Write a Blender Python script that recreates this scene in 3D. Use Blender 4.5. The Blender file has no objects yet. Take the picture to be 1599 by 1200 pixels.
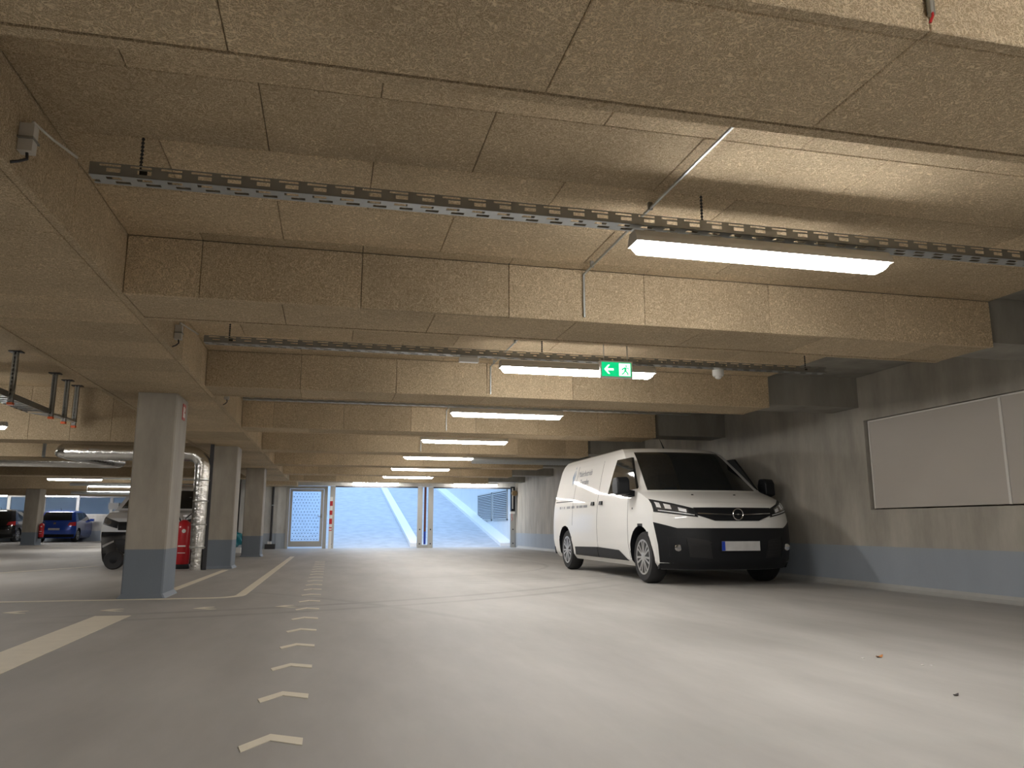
import bpy, bmesh, math, random
import numpy as np
from mathutils import Vector, Matrix
random.seed(4)
scene = bpy.context.scene
C = scene.collection
# ---------------- camera, world, exposure ----------------
H = 0.735
cam_d = bpy.data.cameras.new('camera'); cam = bpy.data.objects.new('camera', cam_d); C.objects.link(cam)
F_PX = 1203.0
cam_d.sensor_fit = 'HORIZONTAL'; cam_d.sensor_width = 36.0; cam_d.lens = 36.0*F_PX/1599.0
cam_d.clip_start = 0.05; cam_d.clip_end = 300
pitch = math.atan(222/F_PX); yaw = math.atan(285/math.hypot(F_PX, 222))
cam.location = (0, 0, H); cam.rotation_euler = (math.pi/2+pitch, 0, -yaw)
scene.camera = cam
world = bpy.data.worlds.new('overcast_sky'); scene.world = world; world.use_nodes = True
bg = world.node_tree.nodes['Background']; bg.inputs[0].default_value = (0.44, 0.67, 1.0, 1); bg.inputs[1].default_value = 2.5
scene.view_settings.view_transform = 'Standard'; scene.view_settings.look = 'None'
scene.view_settings.gamma = 1.0; scene.view_settings.exposure = 0.06
scene.cycles.use_denoising = True
LAMP = 68.0
scene.cycles.diffuse_bounces = 8; scene.cycles.max_bounces = 14
# ---------------- materials ----------------
def new_mat(name):
    m = bpy.data.materials.new(name); m.use_nodes = True
    return m, m.node_tree.nodes, m.node_tree.links, m.node_tree.nodes['Principled BSDF']
def mat(name, col, rough=0.5, metal=0.0, spec=None, noise=0.0, nscale=8.0, bump=0.0, coat=0.0, emit=None, es=0.0):
    m, N, L, b = new_mat(name)
    b.inputs['Base Color'].default_value = (*col, 1); b.inputs['Roughness'].default_value = rough; b.inputs['Metallic'].default_value = metal
    if spec is not None: b.inputs['Specular IOR Level'].default_value = spec
    if coat: b.inputs['Coat Weight'].default_value = coat; b.inputs['Coat Roughness'].default_value = 0.04
    if emit: b.inputs['Emission Color'].default_value = (*emit, 1); b.inputs['Emission Strength'].default_value = es
    if noise or bump:
        tc = N.new('ShaderNodeTexCoord'); n = N.new('ShaderNodeTexNoise'); n.inputs['Scale'].default_value = nscale; n.inputs['Detail'].default_value = 6
        L.new(tc.outputs['Object'], n.inputs['Vector'])
        if noise:
            mx = N.new('ShaderNodeMix'); mx.data_type = 'RGBA'
            mx.inputs[6].default_value = (*[c*(1-noise) for c in col], 1); mx.inputs[7].default_value = (*[min(1, c*(1+noise)) for c in col], 1)
            L.new(n.outputs[0], mx.inputs[0]); L.new(mx.outputs[2], b.inputs['Base Color'])
        if bump:
            bp = N.new('ShaderNodeBump'); bp.inputs['Strength'].default_value = bump; bp.inputs['Distance'].default_value = 0.01
            L.new(n.outputs[0], bp.inputs['Height']); L.new(bp.outputs[0], b.inputs['Normal'])
    return m
def wood_wool():
    m, N, L, b = new_mat('wood_wool_board')
    g = N.new('ShaderNodeNewGeometry'); oi = N.new('ShaderNodeObjectInfo')
    n1 = N.new('ShaderNodeTexNoise'); n1.inputs['Scale'].default_value = 20; n1.inputs['Detail'].default_value = 1.5; n1.inputs['Distortion'].default_value = 3.5
    n2 = N.new('ShaderNodeTexNoise'); n2.inputs['Scale'].default_value = 46; n2.inputs['Detail'].default_value = 1.5; n2.inputs['Distortion'].default_value = 3.0
    n3 = N.new('ShaderNodeTexNoise'); n3.inputs['Scale'].default_value = 1.4; n3.inputs['Detail'].default_value = 4
    for n in (n1, n2, n3): L.new(g.outputs['Position'], n.inputs['Vector'])
    def ridge(n):   # thin curly fibres: ridges where the noise crosses 0.5
        s = N.new('ShaderNodeMath'); s.operation = 'SUBTRACT'; L.new(n.outputs[0], s.inputs[0]); s.inputs[1].default_value = 0.5
        a = N.new('ShaderNodeMath'); a.operation = 'ABSOLUTE'; L.new(s.outputs[0], a.inputs[0])
        r = N.new('ShaderNodeMapRange'); L.new(a.outputs[0], r.inputs[0]); r.inputs[1].default_value = 0.0; r.inputs[2].default_value = 0.06; r.inputs[3].default_value = 1; r.inputs[4].default_value = 0
        return r
    r1, r2 = ridge(n1), ridge(n2)
    mxm = N.new('ShaderNodeMath'); mxm.operation = 'MAXIMUM'; L.new(r1.outputs[0], mxm.inputs[0]); L.new(r2.outputs[0], mxm.inputs[1])
    ramp = N.new('ShaderNodeValToRGB'); L.new(mxm.outputs[0], ramp.inputs[0])
    ramp.color_ramp.elements[0].color = (0.42, 0.32, 0.20, 1); ramp.color_ramp.elements[1].color = (0.86, 0.72, 0.51, 1)
    mv = N.new('ShaderNodeMapRange'); L.new(oi.outputs['Random'], mv.inputs[0]); mv.inputs[3].default_value = 0.86; mv.inputs[4].default_value = 1.12
    mv3 = N.new('ShaderNodeMapRange'); L.new(n3.outputs[0], mv3.inputs[0]); mv3.inputs[1].default_value = .3; mv3.inputs[2].default_value = .7; mv3.inputs[3].default_value = 0.9; mv3.inputs[4].default_value = 1.1
    mm = N.new('ShaderNodeMath'); mm.operation = 'MULTIPLY'; L.new(mv.outputs[0], mm.inputs[0]); L.new(mv3.outputs[0], mm.inputs[1])
    vm = N.new('ShaderNodeVectorMath'); vm.operation = 'SCALE'; L.new(ramp.outputs[0], vm.inputs[0]); L.new(mm.outputs[0], vm.inputs['Scale'])
    L.new(vm.outputs[0], b.inputs['Base Color'])
    bp = N.new('ShaderNodeBump'); bp.inputs['Strength'].default_value = 0.7; bp.inputs['Distance'].default_value = 0.004
    L.new(mxm.outputs[0], bp.inputs['Height']); L.new(bp.outputs[0], b.inputs['Normal'])
    b.inputs['Roughness'].default_value = 0.9; b.inputs['Specular IOR Level'].default_value = 0.15
    return m
def concrete(name, col, paint=None, zpaint=0.5):
    m, N, L, b = new_mat(name)
    g = N.new('ShaderNodeNewGeometry')
    mp = N.new('ShaderNodeMapping'); L.new(g.outputs['Position'], mp.inputs[0]); mp.inputs['Scale'].default_value = (1.6, 1.6, 0.5)
    n = N.new('ShaderNodeTexNoise'); n.inputs['Scale'].default_value = 1.6; n.inputs['Detail'].default_value = 8; n.inputs['Roughness'].default_value = .62; L.new(mp.outputs[0], n.inputs['Vector'])
    f = N.new('ShaderNodeTexNoise'); f.inputs['Scale'].default_value = 40; f.inputs['Detail'].default_value = 4; L.new(g.outputs['Position'], f.inputs['Vector'])
    r = N.new('ShaderNodeValToRGB'); L.new(n.outputs[0], r.inputs[0])
    r.color_ramp.elements[0].position = .3; r.color_ramp.elements[1].position = .72
    r.color_ramp.elements[0].color = (*[c*.72 for c in col], 1); r.color_ramp.elements[1].color = (*[c*1.2 for c in col], 1)
    out = r.outputs[0]
    if paint:
        sp = N.new('ShaderNodeSeparateXYZ'); L.new(g.outputs['Position'], sp.inputs[0])
        wob = N.new('ShaderNodeMath'); wob.operation = 'MULTIPLY_ADD'; L.new(n.outputs[0], wob.inputs[0]); wob.inputs[1].default_value = 0.006; L.new(sp.outputs[2], wob.inputs[2])
        lt = N.new('ShaderNodeMath'); lt.operation = 'LESS_THAN'; L.new(wob.outputs[0], lt.inputs[0]); lt.inputs[1].default_value = zpaint
        pr = N.new('ShaderNodeValToRGB'); L.new(n.outputs[0], pr.inputs[0])
        pr.color_ramp.elements[0].color = (*[c*.88 for c in paint], 1); pr.color_ramp.elements[1].color = (*[c*1.1 for c in paint], 1)
        mx = N.new('ShaderNodeMix'); mx.data_type = 'RGBA'; L.new(lt.outputs[0], mx.inputs[0]); L.new(out, mx.inputs[6]); L.new(pr.outputs[0], mx.inputs[7])
        out = mx.outputs[2]
    L.new(out, b.inputs['Base Color']); b.inputs['Roughness'].default_value = .75
    bp = N.new('ShaderNodeBump'); bp.inputs['Strength'].default_value = .12; bp.inputs['Distance'].default_value = .01
    L.new(f.outputs[0], bp.inputs['Height']); L.new(bp.outputs[0], b.inputs['Normal'])
    return m
def floor_mat():
    m, N, L, b = new_mat('floor_coating')
    g = N.new('ShaderNodeNewGeometry')
    mp = N.new('ShaderNodeMapping'); L.new(g.outputs['Position'], mp.inputs[0]); mp.inputs['Rotation'].default_value = (0, 0, .35); mp.inputs['Scale'].default_value = (1.7, .45, 1)
    n = N.new('ShaderNodeTexNoise'); n.inputs['Scale'].default_value = 1.3; n.inputs['Detail'].default_value = 8; n.inputs['Roughness'].default_value = .6; L.new(mp.outputs[0], n.inputs['Vector'])
    r = N.new('ShaderNodeValToRGB'); L.new(n.outputs[0], r.inputs[0])
    r.color_ramp.elements[0].position = .3; r.color_ramp.elements[1].position = .7
    r.color_ramp.elements[0].color = (.315, .305, .287, 1); r.color_ramp.elements[1].color = (.42, .41, .39, 1)
    col = r.outputs[0]
    # tyre marks: thin dark rings worn into the coating where cars turn
    nz = N.new('ShaderNodeTexNoise'); nz.inputs['Scale'].default_value = 2.2; nz.inputs['Detail'].default_value = 5; L.new(g.outputs['Position'], nz.inputs['Vector'])
    sep = N.new('ShaderNodeSeparateXYZ'); L.new(g.outputs['Position'], sep.inputs[0])
    tot = None
    for (cx, cy, rad, w, st, ymin, xmin, xmax) in [(-3.2, 16.5, 9.3, .09, .5, 4, -2.5, 4.2), (-3.2, 16.5, 9.75, .09, .4, 4, -2.5, 4.2), (1.0, 16.0, 5.6, .07, .4, 9, 0.5, 6), (1.0, 16.0, 5.9, .06, .35, 9, 0.5, 6), (0.2, 15.2, 3.9, .06, .35, 9, 0.5, 6), (-8.5, 2.4, 10.4, .08, .3, 5.5, -1.6, 2)]:
        d = N.new('ShaderNodeVectorMath'); d.operation = 'DISTANCE'; L.new(g.outputs['Position'], d.inputs[0]); d.inputs[1].default_value = (cx, cy, 0)
        s = N.new('ShaderNodeMath'); s.operation = 'SUBTRACT'; L.new(d.outputs['Value'], s.inputs[0]); s.inputs[1].default_value = rad
        a = N.new('ShaderNodeMath'); a.operation = 'ABSOLUTE'; L.new(s.outputs[0], a.inputs[0])
        k = N.new('ShaderNodeMapRange'); L.new(a.outputs[0], k.inputs[0]); k.inputs[1].default_value = w*.3; k.inputs[2].default_value = w; k.inputs[3].default_value = st; k.inputs[4].default_value = 0
        q = k.outputs[0]
        for (axis, lo, hi) in ((0, xmin, xmax), (1, ymin, 17)):
            for (v0, v1) in ((lo, lo+1.2), (hi, hi-1.2)):
                w_ = N.new('ShaderNodeMapRange'); L.new(sep.outputs[axis], w_.inputs[0]); w_.inputs[1].default_value = v0; w_.inputs[2].default_value = v1
                mu = N.new('ShaderNodeMath'); mu.operation = 'MULTIPLY'; L.new(q, mu.inputs[0]); L.new(w_.outputs[0], mu.inputs[1]); q = mu.outputs[0]
        if tot is None: tot = q
        else:
            mxn = N.new('ShaderNodeMath'); mxn.operation = 'MAXIMUM'; L.new(tot, mxn.inputs[0]); L.new(q, mxn.inputs[1]); tot = mxn.outputs[0]
    mu = N.new('ShaderNodeMath'); mu.operation = 'MULTIPLY'; L.new(tot, mu.inputs[0]); L.new(nz.outputs[0], mu.inputs[1])
    mx = N.new('ShaderNodeMix'); mx.data_type = 'RGBA'; L.new(mu.outputs[0], mx.inputs[0]); L.new(col, mx.inputs[6]); mx.inputs[7].default_value = (.07, .065, .06, 1)
    L.new(mx.outputs[2], b.inputs['Base Color'])
    rr = N.new('ShaderNodeMapRange'); L.new(n.outputs[0], rr.inputs[0]); rr.inputs[3].default_value = .52; rr.inputs[4].default_value = .72; L.new(rr.outputs[0], b.inputs['Roughness'])
    b.inputs['Specular IOR Level'].default_value = .4
    return m
M = {}
M['wool'] = wood_wool()
PAINT = (.32, .36, .41)
M['floor'] = floor_mat()
M['wallc'] = concrete('wall_concrete', (.40, .375, .325), PAINT)
M['pillar'] = concrete('pillar_concrete', (.36, .33, .28), (.17, .20, .24))
M['beamc'] = concrete('beam_concrete', (.30, .285, .25))
M['white_wall'] = concrete('white_wall', (.62, .62, .60), (.42, .48, .56))
M['board'] = mat('grey_board', (.50, .465, .42), .7, noise=.06, nscale=1.5)
M['seal'] = mat('white_sealant', (.72, .70, .66), .6)
M['line'] = mat('floor_line_paint', (.74, .69, .57), .55, noise=.10, nscale=9)
M['galv'] = mat('galvanised_steel', (.50, .53, .54), .38, 1.0, noise=.12, nscale=30)
M['galvd'] = mat('dull_steel', (.33, .33, .31), .5, .8)
M['housing'] = mat('luminaire_housing', (.58, .56, .52), .45)
M['diff'] = mat('luminaire_diffuser', (.9, .9, .88), .3, emit=(1.0, .965, .925), es=LAMP)
M['foil'] = mat('silver_foil', (.72, .71, .68), .22, 1.0, bump=1.0, nscale=14)
M['white'] = mat('white_plastic', (.78, .78, .76), .35)
M['black'] = mat('black_plastic', (.010, .011, .013), .5, spec=.25)
M['rubber'] = mat('tyre_rubber', (.016, .016, .017), .75)
M['rim'] = mat('silver_rim', (.62, .62, .61), .32, .85)
M['vanw'] = mat('white_car_paint', (.82, .82, .80), .55, spec=.25, coat=.7)
M['whitep'] = mat('pearl_white_paint', (.70, .72, .75), .22, coat=1.0)
M['bluep'] = mat('blue_car_paint', (.015, .07, .42), .2, .2, coat=1.0)
M['blackp'] = mat('black_car_paint', (.010, .010, .012), .15, coat=1.0)
M['glass'] = mat('dark_glass', (.012, .014, .015), .04, spec=.6)
M['chrome'] = mat('chrome', (.75, .75, .76), .12, 1.0)
M['lampg'] = mat('headlight_glass', (.06, .062, .066), .06, 0, coat=1.0)
M['refl'] = mat('lamp_reflector', (.85, .86, .88), .3, .3)
M['red'] = mat('red_enamel', (.50, .012, .02), .3, coat=.5)
M['tail'] = mat('red_tail_light', (.55, .02, .03), .15, coat=1.0)
M['eu'] = mat('plate_blue', (.01, .05, .42), .4)
M['plate'] = mat('plate_grey', (.52, .52, .52), .4, noise=.25, nscale=9)
M['text'] = mat('grey_lettering', (.16, .18, .22), .5)
M['emblue'] = mat('blue_lettering', (.12, .22, .36), .5)
M['green'] = mat('sign_green', (.0, .36, .13), .4, emit=(.0, .55, .20), es=1.1)
M['signw'] = mat('sign_white', (.9, .95, .92), .4, emit=(.85, 1, .92), es=1.3)
M['orange'] = mat('orange_cap', (.75, .13, .03), .5)
M['teal'] = mat('teal_plastic', (.02, .22, .28), .3, bump=.8, nscale=9)
M['gatem'] = mat('gate_metal', (.45, .45, .43), .4, .5)
M['gdark'] = mat('dark_steel', (.05, .05, .055), .5, .4)
M['ramp'] = mat('ramp_concrete', (.42, .44, .48), .8, noise=.30, nscale=3)
M['rampw'] = mat('ramp_wall', (.62, .64, .66), .8, noise=.07, nscale=2)
M['curb'] = mat('pale_curb', (.78, .79, .80), .75)
M['rust'] = mat('primer_red', (.16, .05, .04), .6)
M['brown'] = mat('motor_brass', (.22, .15, .07), .5)
M['leaf'] = mat('dry_leaf', (.42, .18, .06), .7)
M['stone'] = mat('grit', (.06, .05, .05), .8)
def glass_pane():
    m, N, L, b = new_mat('clear_pane')
    b.inputs['Base Color'].default_value = (.85, .92, 1, 1); b.inputs['Roughness'].default_value = .08; b.inputs['Transmission Weight'].default_value = 1.0; b.inputs['IOR'].default_value = 1.02
    return m
M['pane'] = glass_pane()
# ---------------- mesh helpers ----------------
class MB:
    def __init__(s): s.v = []; s.f = []
    def add(s, vs, fs):
        o = len(s.v); s.v += [tuple(p) for p in vs]; s.f += [tuple(i+o for i in f) for f in fs]; return s
    def box(s, x0, x1, y0, y1, z0, z1):
        return s.add([(x0,y0,z0),(x1,y0,z0),(x1,y1,z0),(x0,y1,z0),(x0,y0,z1),(x1,y0,z1),(x1,y1,z1),(x0,y1,z1)],
                     [(0,3,2,1),(4,5,6,7),(0,1,5,4),(1,2,6,5),(2,3,7,6),(3,0,4,7)])
    def tube(s, path, r, n=10, cap=True):
        path = [Vector(p) for p in path]; rings = []
        rs = r if isinstance(r, (list, tuple)) else [r]*len(path)
        up = None
        for i, p in enumerate(path):
            d = (path[min(i+1, len(path)-1)]-path[max(i-1, 0)]).normalized()
            if up is None: up = Vector((0,0,1)) if abs(d.z) < .9 else Vector((1,0,0))
            a = d.cross(up).normalized(); b = a.cross(d).normalized(); up = b
            rings.append([p+rs[i]*(math.cos(2*math.pi*k/n)*a+math.sin(2*math.pi*k/n)*b) for k in range(n)])
        vs = [q for r_ in rings for q in r_]
        fs = [(i*n+k, i*n+(k+1) % n, (i+1)*n+(k+1) % n, (i+1)*n+k) for i in range(len(path)-1) for k in range(n)]
        if cap: fs += [tuple(range(n))[::-1], tuple((len(path)-1)*n+k for k in range(n))]
        return s.add(vs, fs)
    def prism(s, poly, f0, f1):     # poly: 2-D points; f0/f1 map a 2-D point to the two end faces
        n = len(poly)
        return s.add([f0(p) for p in poly]+[f1(p) for p in poly], [tuple(range(n))[::-1], tuple(range(n, 2*n))]+[(i, (i+1) % n, n+(i+1) % n, n+i) for i in range(n)])
    def lathe(s, prof, c, axis='z', n=24):    # prof: (radius, height along axis)
        vs = []
        for (r, h) in prof:
            for k in range(n):
                a = 2*math.pi*k/n; u, w = r*math.cos(a), r*math.sin(a)
                vs.append((c[0]+u, c[1]+w, c[2]+h) if axis == 'z' else (c[0]+h, c[1]+u, c[2]+w) if axis == 'x' else (c[0]+u, c[1]+h, c[2]+w))
        fs = [(i*n+k, i*n+(k+1) % n, (i+1)*n+(k+1) % n, (i+1)*n+k) for i in range(len(prof)-1) for k in range(n)]
        fs += [tuple(range(n))[::-1], tuple((len(prof)-1)*n+k for k in range(n))]
        return s.add(vs, fs)
    def mesh(s, name, m, smooth=False):
        me = bpy.data.meshes.new(name); me.from_pydata(s.v, [], s.f); me.validate()
        bm = bmesh.new(); bm.from_mesh(me); bmesh.ops.recalc_face_normals(bm, faces=bm.faces); bm.to_mesh(me); bm.free()
        if smooth:
            me.polygons.foreach_set('use_smooth', [True]*len(me.polygons))
            me.set_sharp_from_angle(angle=math.radians(40))
        me.materials.append(m if not isinstance(m, str) else M[m]); return me
    def build(s, name, m, parent=None, smooth=False):
        return link(name, s.mesh(name, m, smooth), parent)
def link(name, me, parent=None, loc=(0,0,0)):
    o = bpy.data.objects.new(name, me); C.objects.link(o); o.location = loc
    if parent: o.parent = parent
    return o
def tag(o, label=None, cat=None, group=None, kind=None):
    if label: o['label'] = label
    if cat: o['category'] = cat
    if group: o['group'] = group
    if kind: o['kind'] = kind
    return o
def thing(name, loc, label, cat, group=None, rz=0):
    o = link(name, None, None, loc); o.rotation_euler = (0, 0, rz); return tag(o, label, cat, group)
def copy_tree(o, parent=None):
    c = o.copy(); C.objects.link(c); c.parent = parent
    for ch in list(o.children): copy_tree(ch, c)
    return c
def struct(name, mb, m, label):
    return tag(mb.build(name, m), label, None, None, 'structure')
_pc = {}
def panel(name, parent, x0, x1, y0, y1, z0, z1, m='wool', ch=.0035):
    g = .0016
    d = (round(x1-x0-2*g, 4), round(y1-y0-2*g, 4), round(z1-z0, 4))
    key = (d, m)
    if key not in _pc:
        bm = bmesh.new(); bmesh.ops.create_cube(bm, size=1, matrix=Matrix.Diagonal((*d, 1)))
        bmesh.ops.bevel(bm, geom=bm.edges[:], offset=ch, segments=1, affect='EDGES')
        me = bpy.data.meshes.new('board'); bm.to_mesh(me); bm.free(); me.materials.append(M[m]); _pc[key] = me
    return link(name, _pc[key], parent, ((x0+x1)/2, (y0+y1)/2, (z0+z1)/2))
def cuts(a, b, off, step):
    k = math.floor((a-off)/step)+1; r = [a]
    while off+k*step < b-.02:
        if off+k*step > a+.02: r.append(off+k*step)
        k += 1
    return r+[b]
# ---------------- the setting ----------------
ZB, ZC, XW, XE, XG0, XG1, YG = 2.147, 2.525, 6.4, 5.13, -2.415, -1.30, 27.0
BEAMS = [-1.62, 1.681, 4.985, 8.27, 11.66, 15.09, 18.6, 22.0, 25.5]; BW = .63; T = .05
floor = struct('floor', MB().box(-17, XW, -7, YG+.35, -.2, 0).box(-17, -3.1, YG+.35, 44, -.2, 0), 'floor', 'beige coated concrete garage floor with tyre marks')
# right wall with the recess for the grey board (real opening: four blocks round it)
wr = MB().box(XW, XW+.3, -7, YG, -.1, .93).box(XW, XW+.3, -7, YG, 2.02, 3.2).box(XW, XW+.3, 8.25, YG, .93, 2.02).box(XW, XW+.3, -7, 3.2, .93, 2.02).box(XW+.2, XW+.3, 3.2, 8.25, .93, 2.02)
wall_r = struct('wall_right', wr, 'wallc', 'grey concrete right wall with blue-grey painted foot')
for y0, y1 in ((6.27, 8.2), (4.3, 6.25), (3.2, 4.28)):
    p = panel('infill_board', wall_r, XW+.03, XW+.08, y0, y1, .945, 2.005, 'board')
MB().box(XW+.022, XW+.05, 6.245, 6.275, .945, 2.005).box(XW+.022, XW+.05, 3.2, 8.2, 1.995, 2.012).box(XW+.022, XW+.05, 8.19, 8.205, .945, 2.005).build('joint_sealant', 'seal', wall_r)
cove = MB().prism([(0, 0), (-.07, 0), (-.045, .012), (-.015, .035), (0, .07)], lambda p: (XW+p[0], -7, p[1]), lambda p: (XW+p[0], YG-.4, p[1])).build('floor_cove', mat('cove', (.40, .40, .38), .6, noise=.1), wall_r)
struct('wall_left', MB().box(-17.3, -17, -7, 44, -.1, 3.3), 'wallc', 'concrete wall at the far left of the garage')
struct('wall_back', MB().box(-17, XW, -7.3, -7, -.1, 3.3), 'wallc', 'concrete wall behind the viewpoint')
ceil = struct('ceiling', MB().box(XG0, XW+.3, -7.3, YG+.3, ZC+T, 3.4), 'beamc', 'concrete ceiling slab clad with wood wool boards over the lane')
struct('ceiling_left', MB().box(-17.3, XG0, -7.3, 44.3, 3.05, 3.4), 'wool', 'higher wood wool ceiling over the left parking bays')
for i, yb in enumerate(BEAMS):
    y0 = yb+BW; y1 = BEAMS[i+1] if i+1 < len(BEAMS) else YG
    if 1 <= i <= 3:
        rows = [v for v in [y1-.135-.6*k for k in range(6, -1, -1)] if v > y0+.03]
        ys = [y0]+rows+[y1]
        for k in range(len(ys)-1):
            kk = len(ys)-2-k
            xs = cuts(XG1, XE, .14 if kk % 2 == 0 else .64, 1.0)
            for a, b_ in zip(xs[:-1], xs[1:]): panel('ceiling_board', ceil, a, b_, ys[k]+.0, ys[k+1], ZC, ZC+T)
    else:
        MB().box(XG1, XE, y0, y1, ZC, ZC+T).build('ceiling_boarding', 'wool', ceil)
ORD = ['', 'nearest', 'second', 'third', 'fourth', 'fifth', 'sixth', 'seventh', 'farthest']
for i, yb in enumerate(BEAMS):
    core = struct('ceiling_beam', MB().box(XG1-.05, XW+.02, yb+T, yb+BW-T, ZB+T, ZC+T+.02), 'beamc',
                  'concrete beam behind the viewpoint' if i == 0 else ORD[i]+' cross beam clad in wood wool boards with a bare concrete end')
    xs = cuts(XG1, XE, .14 if i % 2 == 0 else .64, 1.0)
    for a, b_ in zip(xs[:-1], xs[1:]):
        panel('face_board', core, a, b_, yb, yb+T-.001, ZB, ZC)
    MB().box(XG1, XE, yb+BW-T+.001, yb+BW, ZB, ZC).build('rear_boarding', 'wool', core)
    xs = cuts(XG1, XE, .64, 1.0)
    for a, b_ in zip(xs[:-1], xs[1:]): panel('soffit_board', core, a, b_, yb+T+.003, yb+BW-T-.003, ZB+.004, ZB+T)
# girder
gird = struct('ceiling_girder', MB().box(XG0+T, XG1-T-.001, -7, 26.2, ZB+T, 3.06), 'beamc', 'long lengthwise girder clad in wood wool boards on the pillars')
ys = cuts(-1.0, 26.2, 4.0, .6)
MB().box(XG0+T+.003, XG1-T-.003, -7, -1, ZB+.004, ZB+T).build('soffit_boarding', 'wool', gird)
for a, b_ in zip(ys[:-1], ys[1:]): panel('soffit_board', gird, XG0+T+.003, XG1-T-.003, a, b_, ZB+.004, ZB+T-.001)
ys = cuts(-7, 26.2, 4.0, 1.0)
for a, b_ in zip(ys[:-1], ys[1:]):
    panel('side_board', gird, XG1-T, XG1-.0005, a+.001, b_-.001, ZB, ZC+.02)
ys = cuts(-7, 26.2, 4.0, 1.0)
MB().box(XG0, XG0+T-.001, -7, 26.2, ZB, 3.05).build('side_boarding', 'wool', gird)
struct('trim_1', MB().box(-2.45, -1.08, 25.95, YG, 2.03, 2.25), 'wool', 'boxed wood wool bulkhead at the far end of the girder')
# left zone beams
for n, (yb, lab) in enumerate([(14.21, 'nearest'), (19.8, 'second'), (24.4, 'third'), (33.0, 'fourth'), (40.0, 'farthest')]):
    o = struct('left_beam', MB().box(-17, XG0, yb+T, yb+BW, ZB+T, 3.06), 'beamc', lab+' deep cross beam over the left parking bays')
    if n == 0:
        xs = cuts(-9.0, XG0-.01, -3.68, .63)
        for a, b_ in zip(xs[:-1], xs[1:]): panel('face_board', o, a, b_, yb, yb+T-.001, ZB, 3.05)
        MB().box(-17, -9.0, yb, yb+T, ZB, 3.05).build('face_boarding', 'wool', o)
    else: MB().box(-17, XG0-.01, yb, yb+T, ZB, 3.05).build('face_boarding', 'wool', o)
    MB().box(-17, XG0-.01, yb+T+.001, yb+BW, ZB, ZB+T).build('soffit_boarding', 'wool', o)
# pillars
def pillar(x0, x1, y0, y1, label, top=ZB):
    m = MB(); c = .015
    poly = [(x0+c,y0),(x1-c,y0),(x1,y0+c),(x1,y1-c),(x1-c,y1),(x0+c,y1),(x0,y1-c),(x0,y0+c)]
    m.prism(poly, lambda p: (p[0], p[1], 0), lambda p: (p[0], p[1], top+.03))
    o = struct('pillar', m, 'pillar', label)
    cx, cy = (x0+x1)/2, (y0+y1)/2
    q = MB(); n = 8
    lo = [(cx+(p[0]-cx)*1.17, cy+(p[1]-cy)*1.09) for p in poly]; hi = [(cx+(p[0]-cx)*1.01, cy+(p[1]-cy)*1.01) for p in poly]
    q.add([(a, b, 0.0) for a, b in lo]+[(a, b, .045) for a, b in hi], [(i, (i+1) % n, n+(i+1) % n, n+i) for i in range(n)]+[tuple(range(n, 2*n))])
    q.build('flared_foot', mat('foot_paint', (.17, .20, .24), .6), o)
    return o
P1 = pillar(-2.06, -1.66, 8.85, 9.5, 'nearest concrete pillar with grey-blue foot and red sign')
pillar(-2.08, -1.66, 14.65, 15.25, 'second concrete pillar beside the foil-wrapped pipe')
pillar(-2.06, -1.62, 20.1, 20.7, 'third concrete pillar towards the gate')
pillar(-11.65, -11.15, 34.0, 34.7, 'far left pillar between the black and blue cars')
# gate wall
gw = struct('wall_gate', MB().box(-3.1, -1.72, YG, YG+.3, 0, 3.2).box(-1.72, XW+.3, YG, YG+.3, 2.08, 3.2).box(-1.72, -1.42, YG-.02, YG+.3, 0, 2.08), 'white_wall', 'pale wall and lintel around the garage gates')
struct('wall_return', MB().box(-3.1, -2.9, YG, 44, 0, 3.2), 'wallc', 'concrete wall between the left bays and the ramp')
# far left wall with window band
fw = struct('wall_far', MB().box(-17, -3.1, 43, 43.3, 0, 1.28).box(-17, -3.1, 43, 43.3, 2.2, 3.2), 'white_wall', 'far wall behind the parked cars below the window band')
for i in range(9):
    x0 = -17+i*1.55
    w = struct('window_%d' % (i+1), MB().box(x0, x0+.07, 43.05, 43.2, 1.28, 2.2).box(x0+1.48, x0+1.55, 43.05, 43.2, 1.28, 2.2).box(x0+.07, x0+1.48, 43.05, 43.2, 1.28, 1.33).box(x0+.07, x0+1.48, 43.05, 43.2, 2.15, 2.2), 'white', 'frosted window in the far wall')
    MB().box(x0+.07, x0+1.48, 43.1, 43.12, 1.33, 2.15).build('pane', 'pane', w)
struct('light_well', MB().box(-17, -3.1, 44.6, 44.8, -.2, 3.6), 'rampw', 'light well wall outside the far windows')
# ramp outside
SL = .16
def rz(y): return SL*(y-27.6)
def slab(x0, x1, ya, yb, h0, h1):
    return MB().prism([(ya, rz(ya)+h0), (yb, rz(yb)+h0), (yb, rz(yb)+h1), (ya, rz(ya)+h1)], lambda p: (x0, p[0], p[1]), lambda p: (x1, p[0], p[1]))
struct('ramp', slab(-2.9, 6.55, 27.6, 62, -.2, 0).box(-2.9, 6.55, 27.3, 27.6, -.2, 0), 'ramp', 'concrete ramp rising to daylight beyond the gates')
tag(slab(2.78, 3.12, 27.7, 62, -.02, .14).build('ramp_curb', 'curb'), 'pale raised curb dividing the two ramp lanes', None, None, 'structure')
tag(slab(6.02, 6.5, 27.7, 62, -.02, .12).build('ramp_curb', 'curb'), 'pale curb at the foot of the right ramp wall', None, None, 'structure')
rw = struct('ramp_wall_right', MB().prism([(27.3, -.1), (62, -.1), (62, 8), (27.3, 5)], lambda p: (6.5, p[0], p[1]), lambda p: (6.9, p[0], p[1])), 'rampw', 'pale concrete wall along the right of the ramp')
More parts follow.
